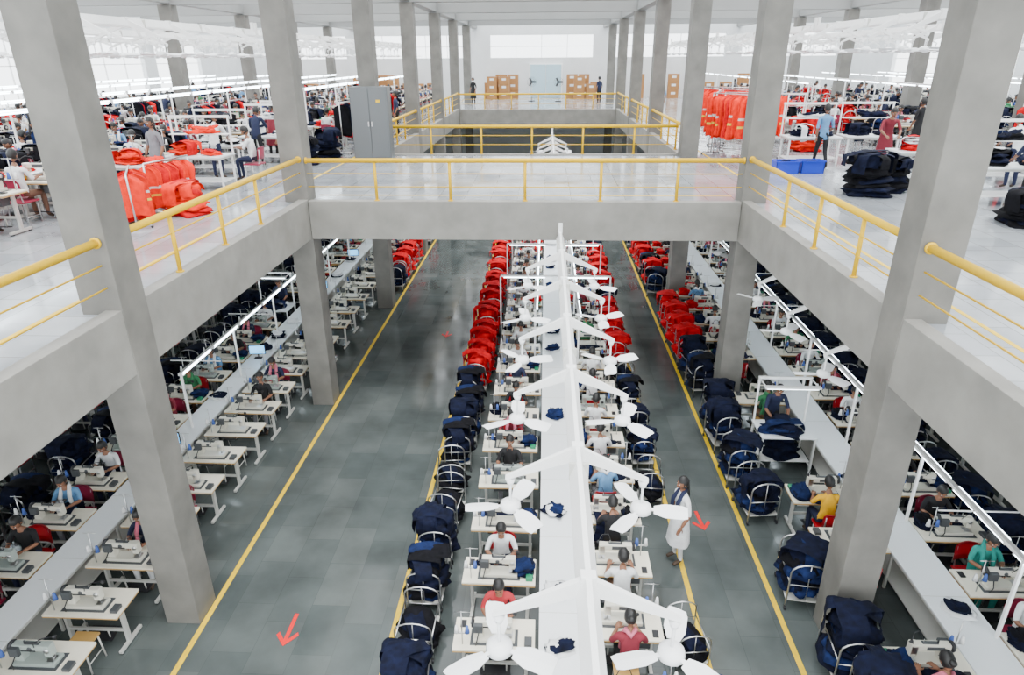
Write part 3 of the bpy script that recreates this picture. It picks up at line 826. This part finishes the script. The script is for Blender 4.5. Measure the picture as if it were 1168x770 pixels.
inst('garment_worker',STAND[0],(-9.0,15.5,UF),math.pi*.9)
inst('garment_worker',STAND[2],(-8.6,17.6,UF),0)
inst('garment_worker',SEAT[0],(-7.5,17.3,UF),math.pi*.5); inst('plastic_chair',CH[1],(-7.5,17.3,UF),math.pi*.5)
inst('garment_worker',STAND[4],(-8.4,19.8,UF),0); inst('garment_worker',STAND[3],(-8.6,21.5,UF),0); inst('garment_worker',STAND[1],(-7.2,18.9,UF),1.2)
inst('garment_worker',STAND[3],(9.1,18.9,UF),math.pi*.95); inst('garment_worker',STAND[6],(11.4,21.8,UF),.3); inst('garment_worker',STAND[5],(7.6,19.3,UF),.1)
inst('garment_worker',STAND[1],(12.5,18.5,UF),1.2); inst('garment_worker',STAND[2],(10.9,16.4,UF),0); inst('garment_worker',STAND[4],(9.6,13.8,UF),0)
inst('garment_worker',STAND[1],(-6.0,28.0,UF),2.0); inst('garment_worker',STAND[4],(-6.0,31.5,UF),1.0); inst('garment_worker',STAND[5],(5.9,36.5,UF),2.6)
inst('garment_worker',STAND[6],(-4.8,47,UF),2.6); inst('garment_worker',STAND[1],(3.6,48,UF),.6)
for k in range(12):
    inst('garment_worker',R.choice(STAND),((-12.25,-15.9,-19.8)[k%3],18.3+k*2.6,UF),R.uniform(0,6),R.uniform(.94,1.03))
    if k>2: inst('garment_worker',R.choice(STAND),((11.5,15.6)[k%2],18.1+k*2.6,UF),R.uniform(0,6),R.uniform(.94,1.03))
def uline(xc,y0,y1,sp,kinds,seedm):
    counter(xc-.28,xc+.28,y0-.3,y1+.3,UF,seedm,int(abs(xc)*10),.9)
    y=y0
    while y<y1:
        for sx,fc in ((-.86,-1),(.86,1)):
            if not nearcol(xc+sx,y,.5): station(xc+sx,y,UF,fc,R.choice(kinds),None,.97)
        y+=sp
    tubes(xc,y0,y1,UF+1.95,UF+.76,3.6,False)
uline(-10.9,9.0,46,1.3,(1,2,4,5,4),(M_orange,M_navy,M_redc)); uline(-13.62,10,46,1.35,(1,2,4,5),(M_black,M_orange,M_whc))
uline(-17.8,12,46,1.45,(1,2,3,4,5),(M_navy,M_redc)); uline(-21.6,16,46,1.6,(0,1,5),(M_navy,M_whc))
uline(10.0,27.5,46,1.45,(5,1,2,3),(M_redc,M_whc)); uline(12.9,24,46,1.45,(1,2,3,5),(M_navy,M_redc))
uline(17.3,11,46,1.5,(1,2,5),(M_navy,M_whc)); uline(20.7,16,46,1.6,(0,1,5),(M_navy,M_whc)); uline(12.4,11,15,1.4,(0,1,2),(M_navy,M_redc))
uline(-8.3,24,46,1.45,(3,1,2,5),(M_navy,M_whc))
b=MB(); b.bx(-5.82,-4.68,20.75,21.2,UF+.08,UF+2.15,M_panel,.012); b.bx(-5.78,-4.72,20.78,21.18,UF,UF+.08,M_dark)
b.bx(-5.79,-5.26,20.725,20.75,UF+.12,UF+2.1,M_panel,.006); b.bx(-5.24,-4.71,20.725,20.75,UF+.12,UF+2.1,M_panel,.006)
b.box((-5.3,20.715,UF+1.1),(.03,.02,.14),M_steel); b.box((-5.2,20.715,UF+1.1),(.03,.02,.14),M_steel)
b.box((-4.97,20.72,UF+1.75),(.12,.01,.08),M_yel); b.obj('electrical_panel_cabinet')
def carton(x,y,z,s,rz=0,n=1):
    b=MB()
    for k in range(n):
        zz=k*s*.72
        b.box((0,0,zz+s*.35),(s,s*.75,s*.7),M_card,.006); b.box((0,0,zz+s*.702),(s*.1,s*.74,.004),M_silver)
        b.box((0,-s*.376,zz+s*.45),(s*.4,.003,s*.2),M_whc)
        b.box((0,s*.2,zz+s*.703),(s*.98,s*.34,.006),M_card); b.box((0,-s*.2,zz+s*.703),(s*.98,s*.34,.006),M_card)
    b.obj('cardboard_box_stack',(x,y,z),rz)
for x in (-4.3,-3.4,-2.5,2.0,2.9,3.8): carton(x,54.6,UF,.8,R.uniform(-.1,.1),R.choice((2,3)))
for x in (-4.0,-3.1,2.5,3.4): carton(x,53.5,UF,.75,R.uniform(-.2,.2),R.choice((2,3)))
for i in range(14): carton(-21+i*.95,54.4 if i%2 else 53.4,UF,.8,R.uniform(-.1,.1),R.choice((2,3)))
for i in range(7): carton(7+i*1.3,54.2,UF,.8,R.uniform(-.1,.1),R.choice((2,3)))
def pedfan(x,y,z):
    b=MB(); b.tube([(0,0,0),(0,0,.04)],[.25,.22],M_dark,16); b.tube([(0,0,.04),(0,0,1.2)],.022,M_steel,8)
    b.tube([(0,.14,1.3),(0,-.02,1.3)],[.06,.08],M_dark,12)
    for r in (.12,.22,.32): b.tube([(r*math.cos(a),-.12+.05*(r>.3),1.3+r*math.sin(a)) for a in [k*math.pi/12 for k in range(25)]],.006,M_dark,5)
    for k in range(12):
        a=k*math.pi/6; b.tube([(0,-.13,1.3),(.32*math.cos(a),-.07,1.3+.32*math.sin(a))],.004,M_dark,4)
    for k in range(3):
        a=k*2.094; T=Matrix.Translation((0,-.07,1.3))@Matrix.Rotation(a,4,'Y')@Matrix.Translation((.17,0,0))@Matrix.Rotation(.4,4,'X')
        vs,fs=bev_box(.26,.01,.14,0); b.add(vs,fs,M_motor,False,T)
    b.obj('pedestal_fan',(x,y,z))
pedfan(.9,50.5,UF); pedfan(-1.0,51,UF)

# ---------------------------------------------------------------- light
w=bpy.data.worlds.new('World'); SC.world=w; w.use_nodes=True
bg=w.node_tree.nodes['Background']; bg.inputs[0].default_value=(.92,.97,1,1); bg.inputs[1].default_value=5.4
sl=bpy.data.lights.new('sun','SUN'); sl.energy=5.0; sl.angle=.6; sl.color=(1,.985,.96)
so=bpy.data.objects.new('sun',sl); COL.objects.link(so); so.rotation_euler=(math.radians(12),math.radians(8),0); so.location=(0,10,30)

# ---------------------------------------------------------------- camera
cd=bpy.data.cameras.new('camera'); co=bpy.data.objects.new('camera',cd); COL.objects.link(co)
cd.sensor_width=36; cd.lens=760/1168*36; cd.clip_end=300
rot=Matrix.Rotation(math.radians(2.85),4,'Z')@Matrix.Rotation(math.radians(90-22.8),4,'X')@Matrix.Rotation(math.radians(-.4),4,'Z')
co.matrix_world=Matrix.Translation((0,0,8.0))@rot
SC.camera=co
print('objects',len(bpy.data.objects))
